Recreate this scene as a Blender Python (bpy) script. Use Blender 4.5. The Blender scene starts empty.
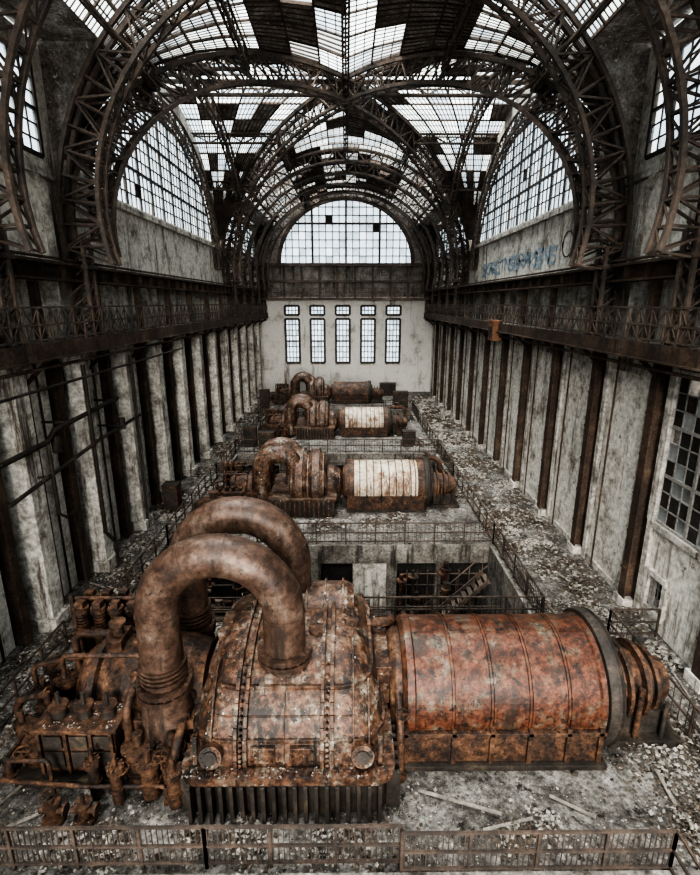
import bpy, math, random
from mathutils import Vector, Matrix, noise as mnoise
R=random.Random(11)
V=Vector
pi=math.pi
# ------------------------------------------------------------------ mesh builder
class MB:
    def __init__(s): s.v=[];s.f=[];s.m=[];s.s=[]
    def add(s,vs,fs,mi=0,sm=False):
        o=len(s.v); s.v.extend([tuple(x) for x in vs])
        for f in fs:
            s.f.append(tuple(i+o for i in f)); s.m.append(mi); s.s.append(sm)
    def box(s,x0,x1,y0,y1,z0,z1,mi=0):
        vs=[(x,y,z) for x in(x0,x1) for y in(y0,y1) for z in(z0,z1)]
        s.add(vs,[(0,1,3,2),(4,6,7,5),(0,4,5,1),(2,3,7,6),(0,2,6,4),(1,5,7,3)],mi)
    def beam(s,p,q,w,h=None,mi=0,up=(0,0,1)):
        p=V(p);q=V(q);h=h or w;d=q-p
        if d.length<1e-5:return
        d.normalize();u=V(up)
        if abs(d.dot(u))>.98:u=V((1,0,0)) if abs(d.x)<.9 else V((0,1,0))
        a=d.cross(u).normalized()*w/2;b=a.cross(d).normalized()*h/2
        vs=[p-a-b,p+a-b,p+a+b,p-a+b,q-a-b,q+a-b,q+a+b,q-a+b]
        s.add(vs,[(3,2,1,0),(4,5,6,7),(0,1,5,4),(1,2,6,5),(2,3,7,6),(3,0,4,7)],mi)
    def cyl(s,p,q,r0,r1=None,n=16,mi=0,sm=True):
        p=V(p);q=V(q);r1=r0 if r1 is None else r1;d=(q-p).normalized()
        u=V((0,0,1)) if abs(d.z)<.9 else V((1,0,0))
        a=d.cross(u).normalized();b=a.cross(d)
        vs=[]
        for c,r in((p,r0),(q,r1)):
            for i in range(n):
                t=2*pi*i/n;vs.append(c+a*math.cos(t)*r+b*math.sin(t)*r)
        s.add(vs,[(i,(i+1)%n,n+(i+1)%n,n+i) for i in range(n)],mi,sm)
        s.add(vs,[tuple(range(n))[::-1],tuple(range(n,2*n))],mi)
    def tube(s,pts,r,n=20,mi=0,caps=True):
        pts=[V(p) for p in pts];k=len(pts);rs=r if isinstance(r,list) else [r]*k
        ref=None;vs=[]
        for i,p in enumerate(pts):
            d=(pts[min(i+1,k-1)]-pts[max(i-1,0)]).normalized()
            if ref is None:
                u=V((0,1,0)) if abs(d.y)<.9 else V((1,0,0));ref=d.cross(u).normalized()
            ref=(ref-d*ref.dot(d)).normalized();b=d.cross(ref)
            for j in range(n):
                t=2*pi*j/n;vs.append(p+ref*math.cos(t)*rs[i]+b*math.sin(t)*rs[i])
        fs=[(i*n+j,i*n+(j+1)%n,(i+1)*n+(j+1)%n,(i+1)*n+j) for i in range(k-1) for j in range(n)]
        s.add(vs,fs,mi,True)
        if caps: s.add(vs,[tuple(range(n))[::-1],tuple(range((k-1)*n,k*n))],mi)
    def revx(s,prof,cy,cz,n=56,mi=0):
        vs=[];k=len(prof)
        for x,r in prof:
            for j in range(n):
                t=2*pi*j/n;vs.append((x,cy+r*math.cos(t),cz+r*math.sin(t)))
        s.add(vs,[(i*n+j,i*n+(j+1)%n,(i+1)*n+(j+1)%n,(i+1)*n+j) for i in range(k-1) for j in range(n)],mi,False)
        s.add(vs,[tuple(range(n))[::-1],tuple(range((k-1)*n,k*n))],mi)
    def loft(s,loops,mi=0,sm=False,cap=True):
        n=len(loops[0]);vs=[p for l in loops for p in l];k=len(loops)
        s.add(vs,[(i*n+j,i*n+(j+1)%n,(i+1)*n+(j+1)%n,(i+1)*n+j) for i in range(k-1) for j in range(n)],mi,sm)
        if cap: s.add(vs,[tuple(range(n))[::-1],tuple(range((k-1)*n,k*n))],mi)
    def obj(s,name,mats,parent=None,bevel=0):
        me=bpy.data.meshes.new(name);me.from_pydata(s.v,[],s.f)
        for m in mats:me.materials.append(m)
        me.polygons.foreach_set('material_index',s.m)
        me.polygons.foreach_set('use_smooth',s.s);me.update()
        o=bpy.data.objects.new(name,me);bpy.context.collection.objects.link(o)
        if parent:o.parent=parent
        if bevel:
            b=o.modifiers.new('b','BEVEL');b.width=bevel;b.segments=2;b.limit_method='ANGLE';b.angle_limit=.7
        return o
def empty(name,loc=(0,0,0),sc=1):
    e=bpy.data.objects.new(name,None);e.location=loc;e.scale=(sc,)*3
    e.empty_display_size=.2
    bpy.context.collection.objects.link(e);return e
# ------------------------------------------------------------------ materials
def mat(name,stops,scale=.8,rough=.85,metal=0,bump=.4,fine=9,speck=None,streak=None,brick=None,fac=.5,bdist=.04,k=1.0,pits=None):
    m=bpy.data.materials.new(name);m.use_nodes=True;t=m.node_tree;N=t.nodes;L=t.links
    bs=N['Principled BSDF'];bs.inputs['Roughness'].default_value=rough;bs.inputs['Metallic'].default_value=metal
    if 'Specular IOR Level' in bs.inputs: bs.inputs['Specular IOR Level'].default_value=.35
    g=N.new('ShaderNodeNewGeometry');P=g.outputs['Position']
    def noise(sc,det=8,vec=P,ro=.6):
        n=N.new('ShaderNodeTexNoise');n.inputs['Scale'].default_value=sc;n.inputs['Detail'].default_value=det
        n.inputs['Roughness'].default_value=ro;L.new(vec,n.inputs['Vector']);return n.outputs['Fac']
    def ramp(f,st,kk=1.0):
        r=N.new('ShaderNodeValToRGB')
        e=r.color_ramp.elements
        while len(e)<len(st):e.new(.5)
        for el,(p,c) in zip(e,st):
            el.position=p;el.color=(c[0]*kk,c[1]*kk,c[2]*kk,1)
        L.new(f,r.inputs[0]);return r.outputs[0]
    def mix(f,a,b,mode='MIX'):
        x=N.new('ShaderNodeMix');x.data_type='RGBA';x.blend_type=mode
        if isinstance(f,float):x.inputs[0].default_value=f
        else:L.new(f,x.inputs[0])
        for sock,val in((6,a),(7,b)):
            if isinstance(val,tuple):x.inputs[sock].default_value=(*val,1)
            else:L.new(val,x.inputs[sock])
        return x.outputs[2]
    n1=noise(scale,12,ro=.76);col=ramp(n1,stops,k)
    n2=noise(fine,8,ro=.75)
    col=mix(float(fac),col,ramp(n2,[(.38,(.06,.06,.06)),(.58,(1,1,1))]),'MULTIPLY')
    if streak:
        mp=N.new('ShaderNodeMapping');mp.inputs['Scale'].default_value=(1,1,.12);L.new(P,mp.inputs['Vector'])
        sf=ramp(noise(streak[1],9,mp.outputs[0],.75),[(streak[2],(0,0,0)),(streak[2]+.1,(1,1,1))])
        col=mix(sf,col,streak[0])
    if brick:
        sp=N.new('ShaderNodeSeparateXYZ');L.new(P,sp.inputs[0]);cb=N.new('ShaderNodeCombineXYZ')
        L.new(sp.outputs['Y' if brick=='YZ' else 'X'],cb.inputs[0]);L.new(sp.outputs['Z'],cb.inputs[1])
        bt=N.new('ShaderNodeTexBrick');bt.inputs['Scale'].default_value=1.0
        bt.inputs['Brick Width'].default_value=.28;bt.inputs['Row Height'].default_value=.095;bt.inputs['Mortar Size'].default_value=.009
        bt.inputs['Color1'].default_value=(1,1,1,1);bt.inputs['Color2'].default_value=(.86,.86,.86,1);bt.inputs['Mortar'].default_value=(.55,.55,.55,1)
        L.new(cb.outputs[0],bt.inputs['Vector']);col=mix(.6,col,bt.outputs['Color'],'MULTIPLY')
    if speck:
        sf=ramp(noise(speck[1],5,ro=.8),[(speck[2],(0,0,0)),(speck[2]+.03,(1,1,1))])
        col=mix(sf,col,speck[0])
    if pits:
        sf=ramp(noise(pits[1],6,ro=.75),[(pits[2],(0,0,0)),(pits[2]+.04,(1,1,1))])
        col=mix(sf,col,pits[0])
    L.new(col,bs.inputs['Base Color'])
    b=N.new('ShaderNodeBump');b.inputs['Strength'].default_value=bump;b.inputs['Distance'].default_value=bdist
    L.new(n2,b.inputs['Height']);L.new(b.outputs[0],bs.inputs['Normal'])
    return m
M={}
blk=(.012,.009,.007)
M['rust']=mat('rusty_cast_iron',[(.3,(.012,.009,.007)),(.43,(.035,.023,.017)),(.53,(.1,.05,.028)),(.62,(.18,.095,.052)),(.72,(.26,.215,.17))],1.5,.6,.2,speck=((.45,.4,.35),12,.665),fac=.78,pits=(blk,4,.56),fine=7)
M['hood']=mat('hood_rust_paint',[(.32,(.018,.012,.01)),(.42,(.05,.028,.019)),(.49,(.135,.062,.033)),(.55,(.155,.105,.072)),(.66,(.33,.28,.225))],2.0,.5,.12,speck=((.6,.55,.48),8,.638),streak=(blk,2.4,.5),fac=.8,pits=(blk,4.5,.565),fine=7)
M['gen']=mat('generator_red_rust',[(.32,(.018,.01,.008)),(.42,(.055,.021,.012)),(.49,(.125,.042,.021)),(.55,(.115,.065,.04)),(.62,(.14,.115,.087)),(.7,(.24,.215,.175))],1.9,.45,.12,speck=(blk,3.2,.575),streak=((.025,.016,.011),2.,.51),fac=.72,pits=(blk,9,.59),fine=6)
M['genw']=mat('generator_pale_paint',[(.3,(.12,.065,.037)),(.42,(.36,.255,.17)),(.5,(.53,.465,.37)),(.75,(.65,.61,.52))],1.3,.6,.05,streak=((.11,.052,.027),1.6,.52),fac=.5)
M['pipe']=mat('pipe_rust',[(.3,(.03,.021,.018)),(.42,(.066,.041,.031)),(.52,(.115,.068,.047)),(.62,(.165,.118,.09)),(.76,(.28,.235,.19))],1.2,.42,.3,bump=.3,fac=.6,fine=6,streak=((.03,.021,.016),1.5,.54),pits=(blk,7,.61))
M['dark']=mat('dark_grimy_steel',[(.35,(.016,.014,.012)),(.55,(.05,.04,.032)),(.7,(.13,.095,.065))],1.5,.65,.3)
M['truss']=mat('truss_steel',[(.32,(.028,.025,.023)),(.46,(.075,.06,.05)),(.58,(.145,.103,.077)),(.72,(.28,.245,.21))],.7,.75,.1,fac=.4)
M['railm']=mat('railing_steel',[(.32,(.018,.015,.013)),(.46,(.045,.034,.027)),(.6,(.1,.07,.052))],1.2,.75,.1,fac=.4)
M['colrust']=mat('column_rust',[(.32,(.025,.018,.014)),(.48,(.07,.045,.031)),(.6,(.13,.086,.058)),(.75,(.3,.265,.22))],.7,.8,.1,streak=((.02,.015,.012),2,.54),fac=.6)
M['conc']=mat('concrete_column',[(.34,(.13,.115,.097)),(.44,(.38,.35,.305)),(.54,(.65,.61,.54)),(.7,(.78,.745,.675))],1.1,.9,0,streak=((.075,.06,.047),1.6,.525),fac=.6,fine=5)
M['wallp']=mat('plaster_panel',[(.34,(.15,.128,.105)),(.42,(.46,.42,.36)),(.49,(.78,.735,.65)),(.7,(.9,.865,.785))],.8,.95,0,bump=.3,fac=.5,fine=4,streak=((.12,.095,.073),1.3,.53),speck=((.2,.17,.14),2.6,.605))
M['brkY']=mat('whitewashed_brick_side',[(.34,(.16,.137,.11)),(.42,(.45,.41,.35)),(.49,(.77,.725,.64)),(.7,(.88,.84,.76))],.8,.95,0,brick='YZ',fac=.5,fine=4,streak=((.11,.083,.063),1.0,.525))
M['brkX']=mat('whitewashed_brick_back',[(.32,(.24,.21,.18)),(.4,(.5,.465,.415)),(.47,(.74,.71,.65)),(.7,(.84,.815,.76))],.4,.95,0,brick='XZ',fac=.35,streak=((.15,.12,.095),.6,.55))
M['floor']=mat('littered_concrete',[(.3,(.017,.015,.013)),(.41,(.055,.049,.042)),(.49,(.125,.114,.1)),(.58,(.24,.222,.197)),(.68,(.4,.38,.34))],1.0,.9,0,speck=((.52,.49,.44),9,.62),bump=.9,fac=.85,fine=7,pits=(blk,2.2,.575))
M['slab']=mat('deck_edge_concrete',[(.3,(.04,.036,.03)),(.46,(.17,.153,.13)),(.66,(.4,.37,.33))],.9,.95,0,streak=((.03,.025,.02),1.5,.52),fac=.65)
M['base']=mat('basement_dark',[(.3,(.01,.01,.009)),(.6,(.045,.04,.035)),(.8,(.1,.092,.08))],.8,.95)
M['deckr']=mat('roof_boarding',[(.3,(.07,.06,.05)),(.42,(.16,.133,.11)),(.52,(.31,.27,.235)),(.66,(.58,.54,.485))],1.1,.95,0,fac=.65,speck=((.6,.57,.52),3,.6))
M['mull']=mat('window_bars',[(.3,(.03,.028,.026)),(.7,(.1,.085,.07))],1,.8)
M['mullp']=mat('pale_window_bars',[(.3,(.2,.19,.17)),(.7,(.42,.4,.37))],1,.8)
M['chip']=mat('debris_chips',[(.35,(.12,.105,.09)),(.5,(.3,.275,.24)),(.65,(.56,.53,.48))],6,.95,0,fac=.45)
M['chipd']=mat('debris_dark',[(.35,(.018,.015,.012)),(.5,(.07,.055,.042)),(.65,(.17,.13,.095))],6,.95,0,fac=.3)
M['wood']=mat('weathered_board',[(.35,(.12,.1,.083)),(.65,(.32,.29,.25))],3,.9)
M['blue']=mat('faded_blue_spray_paint',[(.32,(.14,.19,.23)),(.48,(.24,.31,.37)),(.62,(.5,.52,.52))],2.2,.8,fac=.45)
M['orange']=mat('orange_box_paint',[(.35,(.1,.05,.03)),(.6,(.3,.14,.07))],2,.7)
def glassmat(name,lo,hi,tint):
    m=bpy.data.materials.new(name);m.use_nodes=True;t=m.node_tree;N=t.nodes;L=t.links
    N.remove(N['Principled BSDF']);out=N['Material Output']
    tr=N.new('ShaderNodeBsdfTransparent');tr.inputs[0].default_value=(.84,.91,.97,1)
    tl=N.new('ShaderNodeBsdfTranslucent');tl.inputs[0].default_value=tint
    df=N.new('ShaderNodeBsdfDiffuse');df.inputs[0].default_value=tint
    m2=N.new('ShaderNodeMixShader');m2.inputs[0].default_value=.35;L.new(tl.outputs[0],m2.inputs[1]);L.new(df.outputs[0],m2.inputs[2])
    g=N.new('ShaderNodeNewGeometry');n=N.new('ShaderNodeTexNoise');n.inputs['Scale'].default_value=.6;n.inputs['Detail'].default_value=8;n.inputs['Roughness'].default_value=.7
    L.new(g.outputs['Position'],n.inputs['Vector']);r=N.new('ShaderNodeValToRGB');r.color_ramp.elements[0].position=.38;r.color_ramp.elements[1].position=.62
    r.color_ramp.elements[0].color=(lo,lo,lo,1);r.color_ramp.elements[1].color=(hi,hi,hi,1)
    L.new(n.outputs['Fac'],r.inputs[0]);mx=N.new('ShaderNodeMixShader');L.new(r.outputs[0],mx.inputs[0]);L.new(tr.outputs[0],mx.inputs[1]);L.new(m2.outputs[0],mx.inputs[2])
    L.new(mx.outputs[0],out.inputs[0]);return m
M['glass']=glassmat('grimy_window_glass',.08,.6,(.6,.65,.67,1))
M['pane']=glassmat('dirty_pane',.35,.88,(.4,.43,.43,1))
M['rglass']=glassmat('skylight_glass',.05,.7,(.24,.27,.29,1))
# ------------------------------------------------------------------ constants
HW=11.0; Y0=-13.0; YB=65.0; Z0=14.0; RA=10.6; RZ=9.8
def vb(t,y,k=0):
    return V(((RA+k)*math.cos(t),y,Z0+(RZ+k)*math.sin(t)))
# ------------------------------------------------------------------ floor with wells
WX0,WX1=-8.5,7.0
wells=[(15.9,22.0),(31.5,37.2),(48,53)]
fl=MB()
T=.5
fl.box(-13.6,WX0,Y0,YB,-T,0); fl.box(WX1,HW+1.4,Y0,YB,-T,0)
ys=Y0
for a,b in wells:
    fl.box(WX0,WX1,ys,a,-T,0); ys=b
fl.box(WX0,WX1,ys,YB,-T,0)
for a,b in wells:
    for y in(a,b):
        fl.box(WX0,WX1,y-.12,y+.12,-.95,-.002,1)
        if y==b:
            for x in (-5,-1.5,2.2,4.6): fl.box(x-.25,x+.25,y-.1,y+.4,-6,-.9,1)
    fl.box(WX1-.12,WX1+.12,a,b,-.95,-.002,1);fl.box(WX0-.12,WX0+.12,a,b,-.95,-.002,1)
fl.obj('floor',[M['floor'],M['slab']])
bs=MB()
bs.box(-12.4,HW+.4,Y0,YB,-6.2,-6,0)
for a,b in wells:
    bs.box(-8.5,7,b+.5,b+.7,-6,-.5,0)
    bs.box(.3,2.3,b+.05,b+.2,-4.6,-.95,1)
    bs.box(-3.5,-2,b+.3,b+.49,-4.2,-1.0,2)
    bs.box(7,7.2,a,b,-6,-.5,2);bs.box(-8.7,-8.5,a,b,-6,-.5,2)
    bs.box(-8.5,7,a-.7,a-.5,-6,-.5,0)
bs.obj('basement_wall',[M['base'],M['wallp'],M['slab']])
eq=MB()
for a,b in wells[:2]:
    for i in range(110):
        x=R.uniform(-7.8,6.2);y=R.uniform(b-4.4,b-.3);z=R.uniform(-4,-1.1)
        if .0<x<2.3 and y>b-2.8: continue
        if i%2: eq.cyl((x,y,z),(min(6.8,x+R.uniform(1,3)),y,z),R.uniform(.04,.16),n=8,mi=R.choice((0,1,2)))
        else:
            eq.cyl((x,y,-6),(x,y,z+.4),R.uniform(.05,.2),n=8,mi=R.choice((0,1,2)));eq.cyl((x,y,z),(x,y,z+.1),.26,n=10,mi=1)
    for i in range(8):
        x=2.9+i*.5;eq.beam((x,b-.5,-4.8),(x,b-.5,-1.1),.05,mi=2)
    for z in(-1.3,-1.9,-2.5,-3.1,-3.7):eq.beam((2.7,b-.5,z),(6.6,b-.5,z),.05,mi=2)
    eq.box(-8.3,6.8,b-2.6,b-1.9,-2.7,-2.6,0)
    for x in range(-8,7):eq.beam((x,b-2.6,-2.6),(x,b-2.6,-1.7),.05,mi=2)
    for z in(-1.7,-2.15):eq.beam((-8.3,b-2.6,z),(6.8,b-2.6,z),.05,mi=2)
    for yy in(b-1.8,b-.9):
        eq.beam((2.8,yy,-4.6),(6.4,yy,-1.0),.06,.18,2);eq.beam((2.8,yy,-3.7),(6.4,yy,-.1),.04,mi=2)
        for k in range(7):eq.beam((2.8+.6*k,yy,-4.6+.6*k),(2.8+.6*k,yy,-3.7+.6*k),.04,mi=2)
    for k in range(16):
        x=2.9+k*.23;eq.box(x,x+.22,b-1.8,b-.9,-4.55+k*.23,-4.52+k*.23,2)
    eq.cyl((-6.5,b-3.5,-3),(-3.5,b-3.5,-3),.8,n=20,mi=1);eq.cyl((-1,b-3.6,-2.9),(1.6,b-3.6,-2.9),.5,n=20,mi=1)
    eq.cyl((3.4,b-3.9,-3.2),(5.9,b-3.9,-3.2),.6,n=20,mi=1);eq.box(3.3,6,b-4.4,b-3.4,-6,-3.5,0)
    eq.tube([(-2.6,b-3,-5),(-2.6,b-3,-1.8),(-1.8,b-3,-1.3),(1,b-3,-1.3)],.2,14,1)
eq.obj('basement_pipework',[M['dark'],M['rust'],M['truss']])
# ------------------------------------------------------------------ walls
def holed(mb,mk,u0,u1,v0,v1,holes,mi=0):
    us=sorted(set([u0,u1]+[h[0] for h in holes]+[h[1] for h in holes]))
    vs=sorted(set([v0,v1]+[h[2] for h in holes]+[h[3] for h in holes]))
    for a,b in zip(us,us[1:]):
        for c,d in zip(vs,vs[1:]):
            m=((a+b)/2,(c+d)/2)
            if any(h[0]<m[0]<h[1] and h[2]<m[1]<h[3] for h in holes):continue
            mb.add([mk(a,c),mk(b,c),mk(b,d),mk(a,d)],[(0,1,2,3)],mi)
def window(name,mk,rect,nu,nv,inside=None,bar=.05,major=3,miss=.2,frame=True,mats=None,dark=.015):
    u0,u1,v0,v1=rect;mb=MB();du=(u1-u0)/nu;dv=(v1-v0)/nv
    ins=inside or (lambda u,v:True)
    for i in range(nu):
        for j in range(nv):
            a=u0+i*du;b=v0+j*dv
            if not ins(a+du/2,b+dv/2):continue
            r=R.random()
            if r>miss:
                q=R.random()
                mb.add([mk(a,b),mk(a+du,b),mk(a+du,b+dv),mk(a,b+dv)],[(0,1,2,3)],2 if q<dark else (3 if q<dark+.3 else 1))
    for i in range(nu+1):
        for j in range(nv):
            u=u0+i*du;a=v0+j*dv
            if ins(u,a+dv/2):
                w=bar*(2.4 if i%major==0 else 1);mb.beam(mk(u,a),mk(u,a+dv),w,w)
    for j in range(nv+1):
        for i in range(nu):
            v=v0+j*dv;a=u0+i*du
            if ins(a+du/2,v):
                w=bar*(2.2 if j%major==0 else 1);mb.beam(mk(a,v),mk(a+du,v),w,w)
    if frame:
        for p,q in(((u0,v0),(u1,v0)),((u0,v1),(u1,v1)),((u0,v0),(u0,v1)),((u1,v0),(u1,v1))):
            mb.beam(mk(*p),mk(*q),bar*3,bar*3)
    mb.obj(name,mats or [M['mull'],M['glass'],M['dark'],M['pane']]);return mb
wn=[0]
def wname(): wn[0]+=1; return 'window_%d'%wn[0]
def side_wall(sg):
    mb=MB();X=sg*HW
    mk=lambda u,v:(X,u,v)
    zones_pier=[(13,21),(47,YB)]
    holed(mb,mk,Y0,YB,12.4,15.8,[],0)
    for a,b in zones_pier:
        hs=[(a+.8,b-.8,16.4,19.4)] if b<30 else [(48.2,54.6,16.4,19.4),(56.2,63.6,16.4,19.4)]
        holed(mb,mk,a,b,15.8,20.2,hs,0)
        for h in hs: window(wname(),mk,h,max(6,int((h[1]-h[0])/.55)),6)
    for yc in(0,34):
        b=13
        def arch(y):
            q=1-((y-yc)/9.9)**2
            return 16.1+6.9*math.sqrt(q) if q>0 else None
        n=72
        for i in range(n):
            ya=yc-b+2*b*i/n;yb=yc-b+2*b*(i+1)/n
            def top(y): return max(20.2,Z0+(RZ+.5)*math.sqrt(max(0,1-((y-yc)/(b+.5))**2)))
            za,zb=arch(ya),arch(yb)
            if za is None and zb is None:
                mb.add([(X,ya,15.8),(X,yb,15.8),(X,yb,top(yb)),(X,ya,top(ya))],[(0,1,2,3)])
                continue
            za=za or 16.1;zb=zb or 16.1
            mb.add([(X,ya,15.8),(X,yb,15.8),(X,yb,16.1),(X,ya,16.1)],[(0,1,2,3)])
            mb.add([(X,ya,za),(X,yb,zb),(X,yb,top(yb)),(X,ya,top(ya))],[(0,1,2,3)])
        ins=lambda u,v:(arch(u) or 0)>v and v>16.1
        window(wname(),lambda u,v:(X+sg*.1,u,v),(yc-9.9,yc+9.9,16.1,23.0),33,11,ins,.06,3,.14,False)
    mb.box(min(X,X-sg*.25),max(X,X-sg*.25),Y0,YB,15.65,15.9,1)
    Xb=X+sg*.35
    holed(mb,lambda u,v:(Xb,u,v),Y0,YB,9.6,12.4,[],3)
    mb.add([(X,Y0,12.4),(Xb,Y0,12.4),(Xb,YB,12.4),(X,YB,12.4)],[(0,1,2,3)],1)
    for yn in(18.3,49.4,53.6,58.0,62.2):
        x1=X-sg*.06
        pts=[(x1,yn-1.35,12.7),(x1,yn+1.35,12.7)]+[(x1,yn+1.35*math.cos(t),14.4+1.5*math.sin(t)) for t in [pi*i/16 for i in range(17)]]
        mb.add(pts,[tuple(range(len(pts)))],2)
        rg=[(x1,yn-1.5,12.6)]+[(x1,yn-1.5*math.cos(t),14.4+1.65*math.sin(t)) for t in [pi*i/16 for i in range(17)]]+[(x1,yn+1.5,12.6)]
        for p,q in zip(rg,rg[1:]):mb.beam(p,q,.34,.28,1)
        for p,q in zip(rg,rg[1:]):
            p=V(p);q=V(q);p.x=q.x=x1-sg*.1;mb.beam(p+V((0,(p.y-yn)*.12,.0)),q+V((0,(q.y-yn)*.12,.0)),.06,.06,5)
    if sg>0:
        holes=[(10.2,12.3,3.8,9.0),(13.2,16.4,3.8,9.0),(15.2,16.0,.7,1.9),(5,8,3.8,9)]
        holed(mb,mk,Y0,YB,0,9.6,holes,2)
        for h in holes:
            window(wname(),lambda u,v:(X+.05,u,v),h,4 if h[1]-h[0]<2.5 else 6,3 if h[3]<3 else 9,None,.05,3,.12,True,[M['mullp'],M['pane'],M['base'],M['dark']],.35)
            for p,q in(((h[0]-.15,h[2]-.1),(h[1]+.15,h[2]-.1)),((h[0]-.15,h[3]+.1),(h[1]+.15,h[3]+.1)),((h[0]-.12,h[2]),(h[0]-.12,h[3])),((h[1]+.12,h[2]),(h[1]+.12,h[3]))):
                mb.beam((X-.05,*p),(X-.05,*q),.2,.2,1)
        mb.box(X+1.2,X+1.3,Y0,17,0,9.6,4)
        mb.box(X+.1,X+1.2,16.6,16.7,0,9.6,4)
        y=-4.5
        while y<YB-1:
            mb.box(X-.42,X-.36,y-.2,y+.2,0,9.6,5);mb.box(X-.36,X-.05,y-.04,y+.04,0,9.6,5);mb.box(X-.05,X+.0,y-.25,y+.25,0,9.6,5)
            mb.box(X-.5,X,y-.35,y+.35,0,.35,1)
            for z in (1.5,3,4.5,6,7.5): mb.box(X-.44,X-.4,y-.22,y+.22,z,z+.1,5)
            if not(10<y+2.1<17):
                mb.box(X-.14,X,y+.42,y+.7,0,9.6,1);mb.box(X-.14,X,y-.7,y-.42,0,9.6,1)
                mb.cyl((X-.15,y+2.9,0),(X-.15,y+2.9,9.6),.04,n=8,mi=5)
                mb.box(X-.08,X,y+.7,y+3.6,8.7,9.3,1);mb.box(X-.1,X,y+.7,y+3.6,0,.25,1)
            y+=4.3
    else:
        mb.box(X-2.3,X-2.2,Y0,YB,-.4,9.9,4)  # near-black backing, shade of the open bays put in its colour
        y=-4.6
        while y<YB-.8:
            mb.box(X-.3,X+.6,y-.36,y+.36,0,9.6,1);mb.box(X-.4,X+.75,y-.5,y+.5,0,.5,1);mb.box(X-.3,X+.72,y-.46,y+.46,9.1,9.6,1)
            for yy in(y+.95,y+3.0):
                mb.box(X+.1,X+.16,yy-.17,yy+.17,0,9.6,5);mb.box(X-.3,X-.24,yy-.17,yy+.17,0,9.6,5);mb.box(X-.25,X+.1,yy-.03,yy+.03,0,9.6,5)
            mb.box(X-.45,X-.25,y+1.1,y+2.85,0,9.6,2)
            mb.cyl((X-.15,y+2.1,0),(X-.15,y+2.1,9.6),.045,n=8,mi=5)
            for z in(2.6,5.2,7.4): mb.beam((X-.9,y+2.9,z),(X-.9,y+5.2,z),.12,mi=5)
            mb.beam((X-.5,y-1,9.0),(X-.5,y+3.1,9.0),.3,.5,mi=5)
            y+=4.1
    mb.box(min(X,X+sg*.4),max(X,X+sg*.4),Y0,YB,9.3,9.6,1)
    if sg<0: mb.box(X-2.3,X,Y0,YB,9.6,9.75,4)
    mb.obj('wall_left' if sg<0 else 'wall_right',[M['brkY'],M['conc'],M['wallp'],M['brkY'],M['slab'] if sg>0 else M['base'],M['colrust']])
for sg in(-1,1): side_wall(sg)
# back wall
bw=MB()
mkb=lambda u,v:(u,YB,v)
wx=[(-7.7+3.2*i,-5.95+3.2*i) for i in range(5)]
holes=[(a,b,3.8,9.3) for a,b in wx]+[(a,b,9.8,10.9) for a,b in wx]
holed(bw,mkb,-HW-2.4,HW+.4,0,12.0,holes)
holed(bw,mkb,-HW-.4,HW+.4,12.0,15.9,[],1)
for a,b in wx:
    window(wname(),mkb,(a,b,3.8,9.3),4,8,None,.09,4,.05);window(wname(),mkb,(a,b,9.8,10.9),4,2,None,.09,4,.05)
    bw.box(a-.15,b+.15,YB-.12,YB,3.55,3.75,4)
LR=8.2
n=80
for i in range(n):
    xa=-HW-.4+(2*HW+.8)*i/n;xb=-HW-.4+(2*HW+.8)*(i+1)/n
    za=15.9+math.sqrt(max(0,LR*LR-xa*xa))*.9;zb=15.9+math.sqrt(max(0,LR*LR-xb*xb))*.9
    bw.add([(xa,YB,za),(xb,YB,zb),(xb,YB,25),(xa,YB,25)],[(0,1,2,3)],2)
for i in range(40):
    t=pi*i/40;u=pi*(i+1)/40
    bw.beam((LR*math.cos(t),YB-.1,15.9+.9*LR*math.sin(t)),(LR*math.cos(u),YB-.1,15.9+.9*LR*math.sin(u)),.35,.45,3)
bw.box(-HW,HW,YB-.6,YB,15.6,15.95,3);bw.box(-HW,HW,YB-1.6,YB,11.6,11.9,3)
bw.box(-HW,HW,YB-.5,YB,13.7,13.95,3)
for i in range(10):
    x=-9.9+2.2*i;bw.box(x-.12,x+.12,YB-.3,YB,11.9,15.6,3)
bw.obj('wall_back',[M['brkX'],M['slab'],M['deckr'],M['truss'],M['conc']])
window(wname(),lambda u,v:(u,YB+.05,v),(-LR,LR,15.9,15.9+.9*LR),20,8,lambda u,v:(u/LR)**2+((v-15.9)/(.9*LR))**2<1,.1,5,.04,False)
# ------------------------------------------------------------------ ceiling vault
ce=MB();pu=MB();gl=MB()
def cell(a,b,c,d,deg,kind):
    if max(p[1] for p in(a,b,c,d))<0: return
    x,y=(a[0]+c[0])/2,(a[1]+c[1])/2
    nz=mnoise.noise(V((x*.22,y*.22,3.3)))
    if kind=='B': g=(36<deg<62 and R.random()<.9) or nz>.18 or (80<deg and R.random()<.4)
    else: g=R.random()<(.75 if deg>50 else .42)
    if g:
        if R.random()<.95: gl.add([a,b,c,d],[(0,1,2,3)],0 if R.random()<.55 else 1)
        for s in(.2,.4,.6,.8):
            pu.beam(V(a).lerp(V(b),s),V(d).lerp(V(c),s),.045)
        for s in(.33,.66):pu.beam(V(a).lerp(V(d),s),V(b).lerp(V(c),s),.045)
    else:
        if R.random()>.03: ce.add([a,b,c,d],[(0,1,2,3)])
        for s in(.25,.5,.75):pu.beam(V(a).lerp(V(b),s),V(d).lerp(V(c),s),.05,.08)
    pu.beam(a,b,.09,.14);pu.beam(a,d,.09,.14)
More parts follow.
